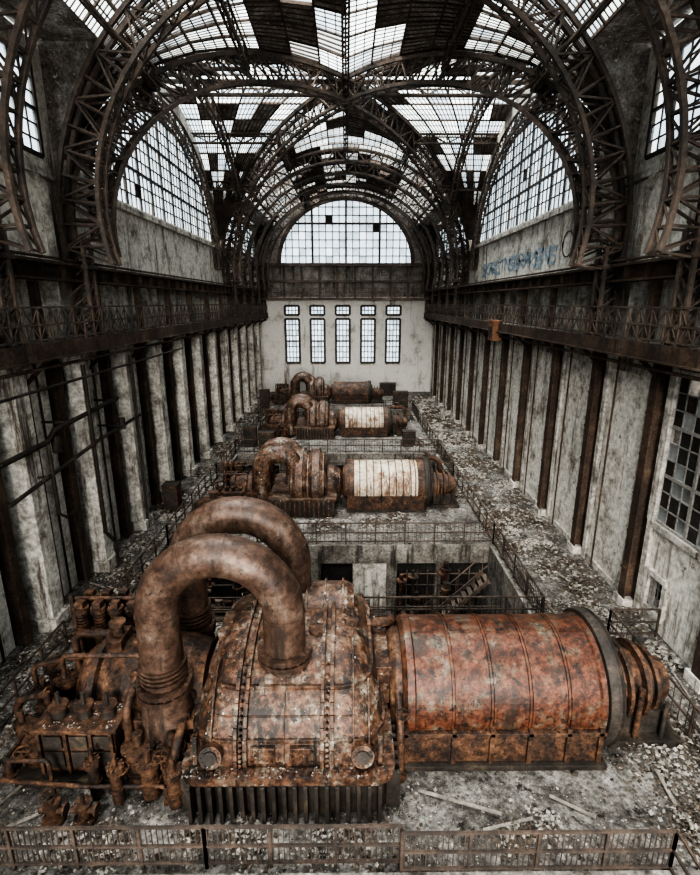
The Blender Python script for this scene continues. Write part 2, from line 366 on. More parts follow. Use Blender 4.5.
def barrel(y0,y1,tmin=38):
    ts=[math.radians(tmin+(180-2*tmin)*i/18) for i in range(19)]
    ny=max(1,round((y1-y0)/1.3))
    for i in range(18):
        dg=math.degrees((ts[i]+ts[i+1])/2);dg=min(dg,180-dg)
        for j in range(ny):
            ya=y0+(y1-y0)*j/ny;yb=y0+(y1-y0)*(j+1)/ny
            cell(vb(ts[i],ya,.45),vb(ts[i],yb,.45),vb(ts[i+1],yb,.45),vb(ts[i+1],ya,.45),dg,'B')
    for sg in(-1,1):
        p=vb(math.radians(tmin),0,.45)
        ce.add([(sg*p.x,y0,p.z),(sg*(HW+.1),y0,p.z),(sg*(HW+.1),y1,p.z),(sg*p.x,y1,p.z)],[(0,1,2,3)])
        for yy in(y0,y1):
            for i in range(10):
                t,u=math.radians(tmin)*i/10,math.radians(tmin)*(i+1)/10
                p,q=vb(t,yy,.45),vb(u,yy,.45)
                ce.add([(sg*p.x,yy,p.z),(sg*(HW+.1),yy,p.z),(sg*(HW+.1),yy,q.z),(sg*q.x,yy,q.z)],[(0,1,2,3)])
barrel(13,21);barrel(47,YB)
def groin(yc,b):
    n=24
    ts=[pi*i/n for i in range(n+1)]
    K=.45
    for i in range(n):
        t,u=ts[i],ts[i+1];dg=math.degrees((t+u)/2);dg=min(dg,180-dg)
        if dg<=14:continue
        for sg in(-1,1):
            m=6
            def bp(tt,s):
                c=abs(math.cos(tt));return V(((RA+K)*math.cos(tt),yc+sg*(b*c+(b-b*c)*s),Z0+(RZ+K)*math.sin(tt)))
            def cp(tt,s):
                c=abs(math.cos(tt));return V((sg*((RA+K)*c+(HW+.1-(RA+K)*c)*s),yc+b*math.cos(tt),Z0+(RZ+K)*math.sin(tt)))
            for j in range(m):
                s0,s1=j/m,(j+1)/m
                cell(bp(t,s0),bp(t,s1),bp(u,s1),bp(u,s0),dg,'B')
                cell(cp(t,s0),cp(t,s1),cp(u,s1),cp(u,s0),dg,'C')
groin(34,13);groin(0,13)
ce.obj('ceiling',[M['deckr']]);pu.obj('roof_purlins',[M['truss']]);gl.obj('skylight_glazing',[M['rglass'],M['pane']])
# ------------------------------------------------------------------ trusses
def lattice(mb,P,Q,n,off,cs=.16,ws=.07):
    off=V(off)
    for i in range(n):
        a,b=i/n,(i+1)/n
        for sg in((-1,1) if off.length>0 else (1,)):
            o=off*sg
            mb.beam(P(a)+o,P(b)+o,cs,cs);mb.beam(Q(a)+o,Q(b)+o,cs,cs)
            if i%2: mb.beam(P(a)+o,Q(b)+o,ws)
            else: mb.beam(Q(a)+o,P(b)+o,ws)
            mb.beam(P(a)+o,Q(a)+o,ws)
        if off.length>0:
            mb.beam(Q(a)-off,Q(b)+off,ws*.8);mb.beam(Q(a)-off,Q(a)+off,ws)
            mb.beam(P(a)-off,P(a)+off,ws)
def ring(y,dep=1.0,w=.3,sc=1):
    mb=MB();t0=math.radians(-9)
    tt=lambda u:t0+(pi-2*t0)*u
    lattice(mb,lambda u:vb(tt(u),y,.1),lambda u:vb(tt(u),y,.1-dep*(1+.5*abs(2*u-1)**3)),40,(0,w,0),.15*sc,.07*sc)
    mb.obj('roof_truss',[M['truss']])
for y in(12.6,15.4,20.6): ring(y,1.1,.3)
for y in(47.4,51.5,55.8,60.2,64): ring(y,.9,.2,.9)
def diag(yc,b,sx):
    mb=MB();t0=math.radians(-6);tt=lambda u:t0+(pi-2*t0)*u
    def f(k):return lambda u:V((sx*(RA+k)*math.cos(tt(u)),yc+(b+k*.8)*math.cos(tt(u)),Z0+(RZ+k)*math.sin(tt(u))))
    d=V((-b,sx*RA,0)).normalized()*.28
    lattice(mb,f(.1),f(-1.05),46,d,.16,.075);mb.obj('roof_truss',[M['truss']])
for yc in(34,0):
    for sx in(-1,1):diag(yc,13,sx)
for yc in(34,0):
    for sg in(-1,1):
        mb=MB()
        f=lambda k:(lambda u:V((sg*10.75,yc+(13+k-2.28)*math.cos(pi*u),Z0+(RZ+k-1.33)*math.sin(pi*u))))
        lattice(mb,f(.1),f(-.7),36,(.18,0,0),.12,.06)
        g0=lambda k:(lambda u:V((sg*8.6,yc+(13+k)*math.cos(math.radians(36)+u*math.radians(108)),Z0+(RZ+k)*math.sin(math.radians(36)+u*math.radians(108)))))
        lattice(mb,g0(.1),g0(-.7),26,(.18,0,0),.12,.06)
        mb.obj('window_arch_truss',[M['truss']])
lp=MB()
for dg in(40,64,90,116,140):
    t=math.radians(dg)
    for (a,b) in((13,21),(47,65)):
        lattice(lp,lambda u:vb(t,a+(b-a)*u,.1),lambda u:vb(t,a+(b-a)*u,-.6),max(4,int((b-a)/1.2)),(.0,0,.0),.1,.06)
for s in(-1,1):
    lattice(lp,lambda u:V((0,34+s*13*u,Z0+RZ+.1)),lambda u:V((0,34+s*13*u,Z0+RZ-.6)),11,(.15,0,0),.1,.05)
    lattice(lp,lambda u:V((s*11*u,34,Z0+RZ+.1)),lambda u:V((s*11*u,34,Z0+RZ-.6)),9,(0,.15,0),.1,.05)
    for q in(.45,.75):
        tq=math.acos(q)
        for s2 in(-1,1):
            y=34+s2*13*q;z=Z0+RZ*math.sin(tq)
            lattice(lp,lambda u:V((s*(RA*q+(10.9-RA*q)*u),y,z+.1)),lambda u:V((s*(RA*q+(10.9-RA*q)*u),y,z-.5)),5,(0,.1,0),.09,.05)
            x=s*RA*q
            lattice(lp,lambda u:V((x,34+s2*13*(q+(1-q)*u),z+.1)),lambda u:V((x,34+s2*13*(q+(1-q)*u),z-.5)),5,(.1,0,0),.09,.05)
lp.obj('roof_purlin_trusses',[M['truss']])
pc=MB()
for sg in(-1,1):
    for y in(12.6,15.4,20.6,47.4,51.5,55.8,60.2,64):
        x=sg*10.35
        for dx in(-.35,.35):
            for dy in(-.3,.3): pc.beam((x+dx,y+dy,10.0),(x+dx,y+dy,13.4),.13)
        z=10.1
        while z<13.2:
            for dy in(-.3,.3): pc.beam((x-.35,y+dy,z),(x+.35,y+dy,z+.5),.06)
            for dx in(-.35,.35): pc.beam((x+dx,y-.3,z),(x+dx,y+.3,z+.5),.06)
            z+=.5
        pc.box(x-.5,x+.5,y-.45,y+.45,12.55,12.7)
pc.obj('truss_pier_columns',[M['truss']])
# ------------------------------------------------------------------ galleries
def rail(mb,p,q,h=1.1,step=1.5,levels=(.55,1.1),bal=0,cross=False,pw=.06,rw=.05):
    p=V(p);q=V(q);d=q-p;n=max(1,round(d.length/step))
    for i in range(n+1):
        a=p+d*i/n;mb.beam(a,a+V((0,0,h)),pw)
        if cross and i<n:
            b=p+d*(i+1)/n
            mb.beam(a+V((0,0,.1)),b+V((0,0,h-.05)),.03);mb.beam(b+V((0,0,.1)),a+V((0,0,h-.05)),.03)
    for l in levels:mb.beam(p+V((0,0,l)),q+V((0,0,l)),rw,rw)
    if bal:
        k=int(d.length/bal)
        for i in range(k):
            a=p+d*(i+.5)/k;mb.beam(a+V((0,0,.08)),a+V((0,0,h)),.018)
for sg in(-1,1):
    g=MB();x0,x1=sorted((sg*9.9,sg*(HW+.35)))
    g.box(x0,x1,Y0,YB,9.85,10.0,1)
    xe=sg*9.9
    g.box(min(xe,xe-sg*.06),max(xe,xe-sg*.06),Y0,YB,9.5,10.02,0)
    g.box(min(xe+sg*.06,xe-sg*.16),max(xe+sg*.06,xe-sg*.16),Y0,YB,9.45,9.51,0)
    y=-4.5
    while y<YB:
        g.beam((sg*9.95,y,9.5),(sg*HW,y,8.5),.12,mi=0);g.beam((sg*9.95,y,9.6),(sg*HW,y,9.6),.12,.2,mi=0)
        g.beam((sg*10.5,y+.6,10),(sg*10.5,y+.6,12),.2,.28,mi=0)
        g.beam((sg*11.2,y+.6,10),(sg*11.2,y+.6,12.4),.3,.3,mi=2)
        g.beam((sg*11.2,y+2.6,10),(sg*11.2,y+2.6,12.4),.12,.9,mi=2)
        y+=4.3
    g.box(*sorted((sg*10.1,sg*10.75)),Y0,YB,12.05,12.13,0);g.box(*sorted((sg*10.4,sg*10.48)),Y0,YB,12.13,12.6,0)
    g.box(*sorted((sg*10.1,sg*10.95)),Y0,YB,12.6,12.7,0)
    y=Y0
    while y<YB: g.box(*sorted((sg*10.2,sg*10.7)),y,y+.05,12.1,12.62,0);y+=1.4
    g.cyl((sg*10.2,Y0,12.8),(sg*10.2,YB,12.8),.05,n=8,mi=0)
    g.cyl((sg*10.0,Y0,9.2),(sg*10.0,YB,9.2),.06,n=8,mi=0)
    g.obj('gallery_walkway',[M['colrust'],M['slab'],M['conc']])
    r=MB();rail(r,(sg*9.92,Y0,10),(sg*9.92,YB,10),1.15,.72,(.12,.6,1.15),0,True,.05,.06)
    r.obj('gallery_railing',[M['truss']])
bg=MB();rail(bg,(-9.9,YB-1.55,11.9),(9.9,YB-1.55,11.9),1.1,.8,(.1,.6,1.1),0,True,.06,.07);bg.obj('gallery_railing',[M['truss']])
# ------------------------------------------------------------------ deck railings
rl=MB()
def R1(p,q,**k):rail(rl,p,q,1.1,1.4,(.15,.6,1.1),**k)
R1((-9.5,7.7,0),(-2.9,7.7,0),bal=.11);R1((-2.9,7.7,0),(1.1,7.7,0),bal=.11);R1((1.1,7.55,0),(6.6,7.55,0),bal=.11)
R1((6.6,7.55,0),(6.6,6,0));R1((9.1,5,0),(9.1,15.0,0),bal=.3)
R1((9.1,15.0,0),(10.8,15.0,0))
R1((.4,15.8,0),(7.1,15.8,0),bal=.16);R1((-8.6,15.8,0),(.4,15.8,0))
for a,b in wells:
    R1((7.1,a,0),(7.1,b,0),bal=.16);R1((-8.6,a,0),(-8.6,b,0));R1((-8.6,b+.05,0),(7.1,b+.05,0),bal=.2)
R1((-9.4,8,0),(-9.4,14.5,0))
for a,b in wells[1:]: R1((-8.6,a-.1,0),(7.1,a-.1,0))
for a,b in((22,31.4),(37.2,47.9)):
    R1((7.1,a,0),(7.1,b,0));R1((-8.6,a,0),(-8.6,b,0))
rl.obj('deck_railing',[M['railm']])
kb=MB();kb.box(-9.5,9,7.35,7.5,-.35,.12);kb.box(-2.9,1.1,6.6,6.8,.5,.62);kb.box(-9.5,9,5.9,6.1,.35,.5);kb.obj('edge_kerb',[M['slab']])
# ------------------------------------------------------------------ turbine unit
def rrect(x0,x1,y0,y1,r,z,n=6):
    pts=[]
    for cx,cy,a in((x1-r,y1-r,0),(x0+r,y1-r,90),(x0+r,y0+r,180),(x1-r,y0+r,270)):
        for i in range(n+1):
            t=math.radians(a+90*i/n);pts.append((cx+r*math.cos(t),cy+r*math.sin(t),z))
    return pts
LV=[]
for i in range(15):
    s=i/14;z=1.2+2.1*math.sin(s*pi/2)**1.05
    k=math.cos(s*pi/2)
    LV.append((z,-2.6-1.0*k**.9,-.15+1.05*k**.9,.12+2.5*k**.9))
def lev(z):
    for a,b in zip(LV,LV[1:]):
        if a[0]<=z<=b[0]:
            s=(z-a[0])/(b[0]-a[0]);return [a[i]+(b[i]-a[i])*s for i in range(4)]
    return LV[0] if z<LV[0][0] else LV[-1]
def bolts(mb,c,r,n,axis,br=.05,h=.1,mi=0):
    c=V(c);ax=V(axis).normalized();u=V((0,0,1)) if abs(ax.z)<.9 else V((1,0,0));a=ax.cross(u).normalized();b=a.cross(ax)
    for i in range(n):
        t=2*pi*i/n;p=c+a*r*math.cos(t)+b*r*math.sin(t);mb.cyl(p-ax*h/2,p+ax*h/2,br,n=6,mi=mi,sm=False)
def unit(loc,sc,gm,full=True):
    E=empty('steam_turbine',loc,sc)
    h=MB()
    if full:
        h.loft([rrect(-3.6,.95,-2.75,2.75,.4,0),rrect(-3.6,.95,-2.75,2.75,.4,1.0)],1)
        h.loft([rrect(-3.75,1.1,-2.95,2.95,.45,1.0),rrect(-3.75,1.1,-2.95,2.95,.45,1.2)],0)
        h.loft([rrect(x0,x1,-hy,hy,min(.75,hy*.8),z) for z,x0,x1,hy in LV],0,True)
        x=-3.5
        while x<.95:
            for s in(-1,1):h.box(x-.045,x+.045,min(s*2.7,s*3.02),max(s*2.7,s*3.02),0,1.02,1)
            x+=.235
        y=-2.6
        while y<2.7:
            h.box(-3.88,-3.5,y-.045,y+.045,0,1.02,1);h.box(.9,1.22,y-.045,y+.045,0,1.02,1);y+=.25
        x=-3.55
        while x<1.0:
            for s in(-1,1):h.cyl((x,s*2.82,1.2),(x,s*2.82,1.3),.045,n=6,mi=0,sm=False)
            x+=.18
        def rib(x,w=.1,hh=.14,mi=0):
            pts=[V((x,-hy-.02,z)) for z,x0,x1,hy in LV if x0-.05<x<x1+.05]
            if len(pts)<2:return
            top=[V((p.x,-p.y,p.z)) for p in reversed(pts)]
            al=pts+top if pts[-1].z>3.2 else None
            for run in ([al] if al else [pts,top]):
                for p,q in zip(run,run[1:]):h.beam(p,q,w,hh,mi,up=(0,0,1) if abs((q-p).normalized().z)<.9 else (0,1,0))
        for x in(-2.5,-2.28,-.56,-.34):rib(x,.09,.22)
        for x in(-3.05,.15,.5):rib(x,.045,.07)
        for x in(-1.42,):rib(x,.03,.04)
        for z in(1.8,2.25,2.7):
            _,x0,x1,hy=lev(z);lp_=rrect(x0-.01,x1+.01,-hy-.01,hy+.01,min(.75,hy*.8),z,4);w=.1 if z!=2.25 else .035
            for p,q in zip(lp_,lp_[1:]+lp_[:1]):h.beam(p,q,w,w,0)
        for z in [1.3+.12*i for i in range(15)]:
            _,x0,x1,hy=lev(z)
            for x in(-2.39,-.45):h.cyl((x,-hy-.13,z+.03),(x,-hy+.05,z-.02),.04,n=6,sm=False)
        # hinged inspection covers, lifting lugs
        for x in(-1.9,-1.0):
            _,x0,x1,hy=lev(1.5);h.box(x-.28,x+.28,-hy-.07,-hy+.1,1.3,1.7,0)
            for bx in(-.22,.22):
                for bz in(1.36,1.64):h.cyl((x+bx,-hy-.11,bz),(x+bx,-hy,bz),.025,n=6)
        for x in(-3.3,.7):
            for z in(1.9,2.3):
                _,x0,x1,hy=lev(z);h.box(x-.04,x+.04,-hy*.75-.1,-hy*.75+.3,z-.1,z+.12,0)
        for x in(-3.02,.35):
            c=V((x,-2.6,1.55));a=V((0,-.95,.3));h.cyl(c,c+a*.2,.25,n=24);h.cyl(c+a*.2,c+a*.25,.15,n=20,mi=1);bolts(h,c+a*.2,.2,12,a,.02,.05)
            h.beam((x-.4,-2.62,1.25),(x-.4,-2.5,1.9),.05,.1,0);h.beam((x+.4,-2.62,1.25),(x+.4,-2.5,1.9),.05,.1,0)
        h.box(-3.3,-2.75,-.5,.5,2.6,3.1,0)
        h.box(.65,1.15,-.8,.8,1.2,2.3,0)
        h.revx([(-2.3,.3),(-2.3,.95),(-2.1,1.05),(.0,1.05),(.2,.95),(.2,.3)],1.0,2.5,32,0)
        for x in(-2.1,-1.6,-1.1,-.6,-.1):h.revx([(x-.03,1.0),(x-.03,1.12),(x+.03,1.12),(x+.03,1.0)],1.0,2.5,32,0)
    else:
        h.box(-3.5,.6,-2.4,2.4,0,1.1,1);h.box(-3.6,.7,-2.5,2.5,1.1,1.25,0)
        x=-3.4
        while x<.6:
            for s in(-1,1):h.box(x-.045,x+.045,min(s*2.3,s*2.55),max(s*2.3,s*2.55),0,1.1,0)
            x+=.3
        h.revx([(-2.4,1.2),(-2.35,1.75),(-2.15,2.1),(-1.85,2.3),(-1.55,2.3),(-1.25,2.12),(-1.15,1.95),(-1.05,2.12),(-.8,2.3),(-.5,2.3),(-.2,2.1),(.05,1.75),(.1,1.2)],0,1.45,48,0)
        for x,rr_ in((-2.15,2.13),(-1.85,2.32),(-1.5,2.32),(-1.15,2.0),(-.8,2.32),(-.45,2.32),(-.15,2.1)):
            h.revx([(x-.05,1.5),(x-.05,rr_+.03),(x+.05,rr_+.03),(x+.05,1.5)],0,1.45,48,0)
        h.revx([(0,1.0),(0,1.3),(.5,1.2),(.9,1.0),(1.1,.6)],0,1.4,36,0)
    h.obj('lp_casing',[M['hood'],M['dark']],E,.01)
    if full:
        lg=MB()
        for x,y,z in((-2.0,-.75,3.1),(-.75,-.6,3.1),(.1,-.2,3.05),(.1,.8,3.0)):
            lg.cyl((x,y,z-.3),(x,y,z+.15),.17,n=18);lg.cyl((x,y,z+.15),(x,y,z+.23),.22,n=18);bolts(lg,(x,y,z+.24),.18,8,(0,0,1),.02,.06)
        lg.obj('relief_covers',[M['rust']],E)
    for k,yy in enumerate((-1.2,1.1) if full else (-.95,.95)):
        p=MB()
        if full: cx,cz,rr,r0,zr,zl=-3.0,4.2,1.5,.5,2.6,1.6
        else: cx,cz,rr,r0,zr,zl=-3.1,2.65,1.1,.6,1.8,.9
        pts=[(cx-rr,yy,zl),(cx-rr,yy,zl+(cz-zl)*.4),(cx-rr,yy,zl+(cz-zl)*.8)]+[(cx-rr*math.cos(t),yy,cz+rr*math.sin(t)) for t in [pi*i/28 for i in range(29)]]+[(cx+rr,yy,cz-(cz-zr)*.5),(cx+rr,yy,zr)]
        p.tube(pts,r0,36)
        for i in(3,8,13,18,23,28,31):
            a=V(pts[i]);d=(V(pts[i+1])-V(pts[i-1])).normalized();p.cyl(a-d*.025,a+d*.025,r0+.015,n=36)
        if full:
            for x,z in((cx-rr,2.1),(cx+rr,3.05),(cx-rr,2.28),(cx+rr,3.23)):
                p.cyl((x,yy,z-.06),(x,yy,z+.06),.66,n=36)
            for x,z in((cx-rr,2.19),(cx+rr,3.14)):bolts(p,(x,yy,z),.6,20,(0,0,1),.04,.34)
            p.cyl((cx+rr,yy,2.2),(cx+rr,yy,3.0),.66,.54,n=32)
            p.cyl((cx-rr,yy,.9),(cx-rr,yy,2.1),.7,.56,n=32)
            for z in(2.5,2.62,2.74,2.86):p.cyl((cx-rr,yy,z-.03),(cx-rr,yy,z+.03),.57,n=32)
        else: p.cyl((cx-rr,yy,.3),(cx-rr,yy,1.2),.8,.66,n=32)
        p.obj('crossover_pipe_%d'%(k+1),[M['pipe'] if full else M['hood']],E)
    if full: H=E
    else:
        H=bpy.data.objects.new('high_pressure_end',None);bpy.context.collection.objects.link(H);H.parent=E;H.scale=(.72,.85,.85);H.location=(-1.4,0,0)
    c=MB()
    c.revx([(-7.0,.5),(-7.0,.85),(-6.85,.95),(-6.6,1.0),(-6.55,1.25),(-6.4,1.25),(-6.35,1.1),(-5.7,1.25),(-5.0,1.3),(-4.95,1.5),(-4.75,1.5),(-4.7,1.3),(-4.1,1.2),(-3.7,1.0)],0,1.3,40,0)
    c.box(-7.0,-3.75,-1.6,1.6,1.2,1.45,0)
    x=-6.9
    while x<-3.8:
        for s in(-1,1):c.cyl((x,s*1.48,1.1),(x,s*1.48,1.6),.05,n=6,sm=False)
        x+=.2
    c.box(-7.6,-3.7,-1.7,1.8,0,.55,1)
    c.box(-8.0,-3.6,-2.1,2.1,0,.22,1)
    c.box(-7.3,-5.5,-2.0,-1.2,.4,1.55,0);c.box(-7.4,-5.4,-2.08,-1.15,1.55,1.65,0)
    for x in(-7.15,-6.55,-5.98):
        c.box(x,x+.42,-2.06,-2.0,1.1,1.45,1);c.box(x,x+.42,-2.06,-2.0,.55,1.0,1)
        c.cyl((x+.21,-1.6,1.65),(x+.21,-1.6,1.9),.17,n=14,mi=1);c.cyl((x+.21,-1.6,1.9),(x+.21,-1.6,1.97),.22,n=14,mi=0);c.cyl((x+.21,-1.6,1.97),(x+.21,-1.6,2.3),.05,n=8,mi=1)
    for x in(-7.25,-6.62,-6.03,-5.55):c.box(x-.04,x+.04,-2.1,-2.0,.4,1.55,0)
    for x,y,r in((-5.0,-1.9,.3),(-4.2,-1.95,.26),(-7.7,-1.5,.28),(-4.6,-2.35,.2),(-3.95,-2.6,.16),(-7.9,-.6,.22),(-7.9,.3,.25),(-8.3,-.1,.18),(-5.3,-2.5,.14),(-8.5,.8,.2),(-8.2,-1.2,.16),(-5.9,-2.35,.13)):
        c.cyl((x,y,0.1),(x,y,1.0),r,n=20);c.cyl((x,y,.95),(x,y,1.08),r*1.35,n=20);bolts(c,(x,y,1.05),r*1.2,10,(0,0,1),.03,.16);c.cyl((x,y,1.05),(x,y,1.4),r*.4,n=12);c.cyl((x,y,.45),(x,y,.53),r*1.3,n=20)
    for x in(-6.1,-5.4):
        c.box(x-.2,x+.2,-.35,.35,2.4,2.75,0);c.cyl((x,0,2.7),(x,0,3.05),.14,n=14);c.cyl((x,0,3.05),(x,0,3.12),.22,n=14)
    c.obj('hp_casing',[M['rust'],M['dark']],H,.01)
    v=MB()
    for j in range(2):
        for i in range(4):
            x=-7.7+.5*i;y=1.15+.6*j;z=1.55
            v.cyl((x,y,.4),(x,y,z+.35),.2,n=16);v.cyl((x,y,z+.35),(x,y,z+.45),.27,n=16)
            for k in range(6):v.cyl((x,y,z+.5+k*.1),(x,y,z+.55+k*.1),.17,n=14)
            v.cyl((x,y,z+.45),(x,y,z+1.1),.1,n=12);v.cyl((x,y,z+1.1),(x,y,z+1.24),.22,n=16);v.box(x-.12,x+.12,y-.12,y+.12,z+1.24,z+1.42)
    v.beam((-8,1.15,1.95),(-5.9,1.15,1.95),.25,.2);v.beam((-8,1.75,1.95),(-5.9,1.75,1.95),.25,.2)
    v.cyl((-8,1.45,2.9),(-5.9,1.45,2.9),.06,n=10)
    v.box(-8,-5.9,.9,2.0,0,.5)
    for x in(-8.1,-5.8):v.beam((x,1.45,.4),(x,1.45,3),.12)
    v.obj('valve_gear',[M['rust']],H,.008)
    a=MB()
    def pipe(pts,r):
        pts=[V(p) for p in pts];out=[pts[0]]
        for p0,p1,p2 in zip(pts,pts[1:],pts[2:]):
            d0=(p0-p1);d2=(p2-p1);rr=min(r*3,d0.length*.45,d2.length*.45)
            s=p1+d0.normalized()*rr;e=p1+d2.normalized()*rr
            for t in(0,.25,.5,.75,1):out.append(s.lerp(p1,t).lerp(p1.lerp(e,t),t))
        out.append(pts[-1]);a.tube(out,r,12)
        for p,q in((pts[0],pts[1]),(pts[-1],pts[-2])):
            d=(V(q)-V(p)).normalized();a.cyl(V(p),V(p)+d*r*.8,r*1.7,n=12)
    pipe([(-8.4,-2.3,0),(-8.4,-2.3,.5),(-6,-2.5,.5),(-4.2,-2.5,.5),(-4.2,-2.5,0)],.05)
    pipe([(-8.3,-1.8,0),(-8.3,-1.8,.4),(-8.3,2.6,.4),(-4.5,2.9,.4),(-4.5,2.9,0)],.11)
    pipe([(-4.0,-2.3,0),(-4.0,-2.3,1.2),(-4.0,-1.0,1.7)],.11)
    pipe([(-5.3,-1.7,.2),(-5.3,-1.7,1.9),(-5.3,-.9,2.2)],.1)
    pipe([(-6.9,-2.35,0),(-6.9,-2.35,1.1),(-7.9,-2.35,1.1),(-7.9,-1.6,1.1)],.05)
    pipe([(-7.2,-.8,2.0),(-7.2,-.8,2.7),(-5.2,-.8,2.7),(-5.2,-.8,2.1)],.06)
    pipe([(-7.6,.5,.4),(-7.6,.5,2.4),(-6.2,.5,2.4)],.1)
    pipe([(-8.8,-.5,0),(-8.8,-.5,1.1),(-7.9,-.5,1.3)],.1)
    pipe([(-8.7,.2,0),(-8.7,.2,1.6),(-7.2,.2,1.9)],.07);pipe([(-7.0,.9,.5),(-7.0,.9,2.2),(-5.4,.9,2.2),(-5.4,.9,1.4)],.09)
    if full:
        pipe([(1.3,1.9,0),(1.3,1.9,1.9),(1.3,.7,2.6),(.5,.5,2.7)],.13)
        pipe([(1.3,-1.9,0),(1.3,-1.8,1.4),(1.3,-.6,2.1)],.1)
        pipe([(-3.6,3.3,0),(-3.6,3.3,1.4),(-.5,3.3,1.4),(-.5,3.3,0)],.13)
    for x in(-6.6,-5.9):
        a.cyl((x,-2.9,0),(x,-2.9,.12),.25,n=16);a.cyl((x,-2.9,.1),(x,-2.9,.5),.13,n=16);a.cyl((x,-2.9,.45),(x,-2.9,.52),.19,n=16);a.cyl((x,-2.9,.52),(x,-2.9,.75),.05,n=8)
        a.cyl((x-.28,-2.9,.32),(x+.28,-2.9,.32),.08,n=12);a.cyl((x+.26,-2.9,.32),(x+.3,-2.9,.32),.14,n=12)
    for x,y,z in((-5.2,-2.45,.95),(1.35,-1.75,1.75),(-8.4,-1.9,1.1),(-4.3,-2.35,1.2),(-6.6,-2.9,.75),(-7.5,-2.3,1.3)):
        if not full and x>0:continue
        for i in range(16):
            t=2*pi*i/16;u=2*pi*(i+1)/16
            a.beam((x+.17*math.cos(t),y+.17*math.sin(t),z),(x+.17*math.cos(u),y+.17*math.sin(u),z),.03)
        a.beam((x-.17,y,z),(x+.17,y,z),.025);a.beam((x,y-.17,z),(x,y+.17,z),.025);a.cyl((x,y,z-.4),(x,y,z),.03,n=8)
    a.obj('auxiliary_piping',[M['rust']],H)
    G=empty('electric_generator',loc,sc)
    g=MB()
    CZ=1.4;r=1.56
    prof=[(1.4,.9),(1.4,1.45),(1.5,1.57),(1.67,1.6),(1.71,r)]
    for x in(2.65,3.6,4.55,5.5):prof+=[(x-.07,r),(x-.06,r+.03),(x-.02,r+.03),(x-.01,r),(x+.01,r),(x+.02,r+.03),(x+.06,r+.03),(x+.07,r)]
    prof+=[(6.22,r),(6.27,r+.05),(6.4,r+.05),(6.4,.9)]
    g.revx(prof,0,CZ,72,0)
    if not full:
        for x in(2.2,2.65,3.1,3.6,4.1,4.55,5.0,5.5,5.8):g.revx([(x-.03,1.5),(x-.03,r+.05),(x+.03,r+.05),(x+.03,1.5)],0,CZ,56,1)
        g.revx([(1.39,1.2),(1.39,1.64),(1.85,1.64),(1.85,1.2)],0,CZ,56,1);g.revx([(5.95,1.2),(5.95,1.63),(6.45,1.63),(6.45,1.2)],0,CZ,56,1)
    else:
        t=math.radians(100);g.beam((1.7,math.cos(t)*r*1.003,CZ+math.sin(t)*r*1.003),(6.25,math.cos(t)*r*1.003,CZ+math.sin(t)*r*1.003),.02,.05,0)
    g.obj('stator_casing',[gm,M['rust']],G)
    b=MB()
    b.box(1.45,6.4,-1.58,1.58,0,1.0,0)
    for x in(1.45,2.65,3.6,4.55,5.5,6.3):b.box(x-.06,x+.06,-1.66,1.66,0,1.15,0)
    b.box(1.35,6.5,-1.74,1.74,0,.14,1);b.box(1.4,6.45,-1.66,1.66,.95,1.05,0)
    b.obj('generator_base',[M['rust'],M['dark']],G,.01)
    e=MB()
    e.revx([(1.1,.5),(1.1,1.1),(1.25,1.25),(1.41,1.25),(1.41,.5)],0,1.42,36,1)
    e.revx([(6.4,1.3),(6.42,1.7),(6.6,1.76),(6.64,1.68),(6.7,1.68),(6.74,1.74),(6.8,1.68),(6.82,1.2),(7.05,1.15),(7.1,.9),(7.1,.5)],0,1.42,56,0)
    e.revx([(7.0,.55),(7.0,.8),(7.3,.85),(7.3,1.05),(7.4,1.05),(7.4,.8),(7.75,.75),(7.75,1.0),(7.87,1.0),(7.87,.7),(8.1,.7),(8.1,.85),(8.2,.85),(8.2,.6),(8.6,.55),(8.7,.35)],0,1.3,36,1)
    e.box(7.1,8.5,-.8,.8,0,.9,0);e.box(6.9,8.8,-1.1,1.1,0,.2,0)
    for i in range(12):
        t=2*pi*i/12;e.beam((6.84,.9*math.cos(t),1.42+.9*math.sin(t)),(6.84,1.6*math.cos(t),1.42+1.6*math.sin(t)),.1,.1,0)
    for y in(-.95,.95):e.cyl((7.6,y,0),(7.6,y,1.7),.08,n=10,mi=1);e.cyl((8.3,y,0),(8.3,y,1.3),.06,n=10,mi=0)
    e.box(1.05,1.45,-1.0,1.0,0,1.2,0)
    e.obj('exciter_and_end_bells',[M['dark'],M['rust']],G,.008)
unit((0,11.6,0),1,M['gen'])
unit((-1.15,27.3,0),.86,M['genw'],False)
unit((-1.55,43.3,0),.8,M['genw'],False)
unit((-2.6,58.0,0),.8,M['rust'],False)
# ------------------------------------------------------------------ pipework on left wall & misc
pw=MB()
pw.tube([(-10.2,12,6.6),(-10.2,16.5,6.7),(-10.2,17,7.0),(-10.2,22,7.2)],.09,10)
pw.tube([(-10.1,14,5.4),(-10.1,20,5.9),(-10.1,24,6.0)],.07,10)
pw.tube([(-10.1,19.3,9),(-10.1,19.3,2.0),(-10.1,20,1.2),(-10.1,20,0)],.08,10)
pw.tube([(-10.0,16.2,6.7),(-10.0,16.2,4.2),(-10.0,16.6,3.9),(-10.0,17.2,3.9),(-10.0,17.2,0)],.06,10)
pw.tube([(-9.7,12,8.6),(-9.7,30,8.7)],.05,8);pw.tube([(-10.3,24,8.9),(-10.3,24,0)],.07,8)
for y,z in((14,6.7),(18,7.05),(21.5,7.2),(16,5.6),(22,5.95)): pw.beam((-10.05,y,z),(-11.2,y,z),.08)
pw.cyl((-10.2,17,6.2),(-10.2,17,6.8),.16,n=12);pw.cyl((-10.1,22,5.8),(-10.1,22,6.3),.14,n=12)
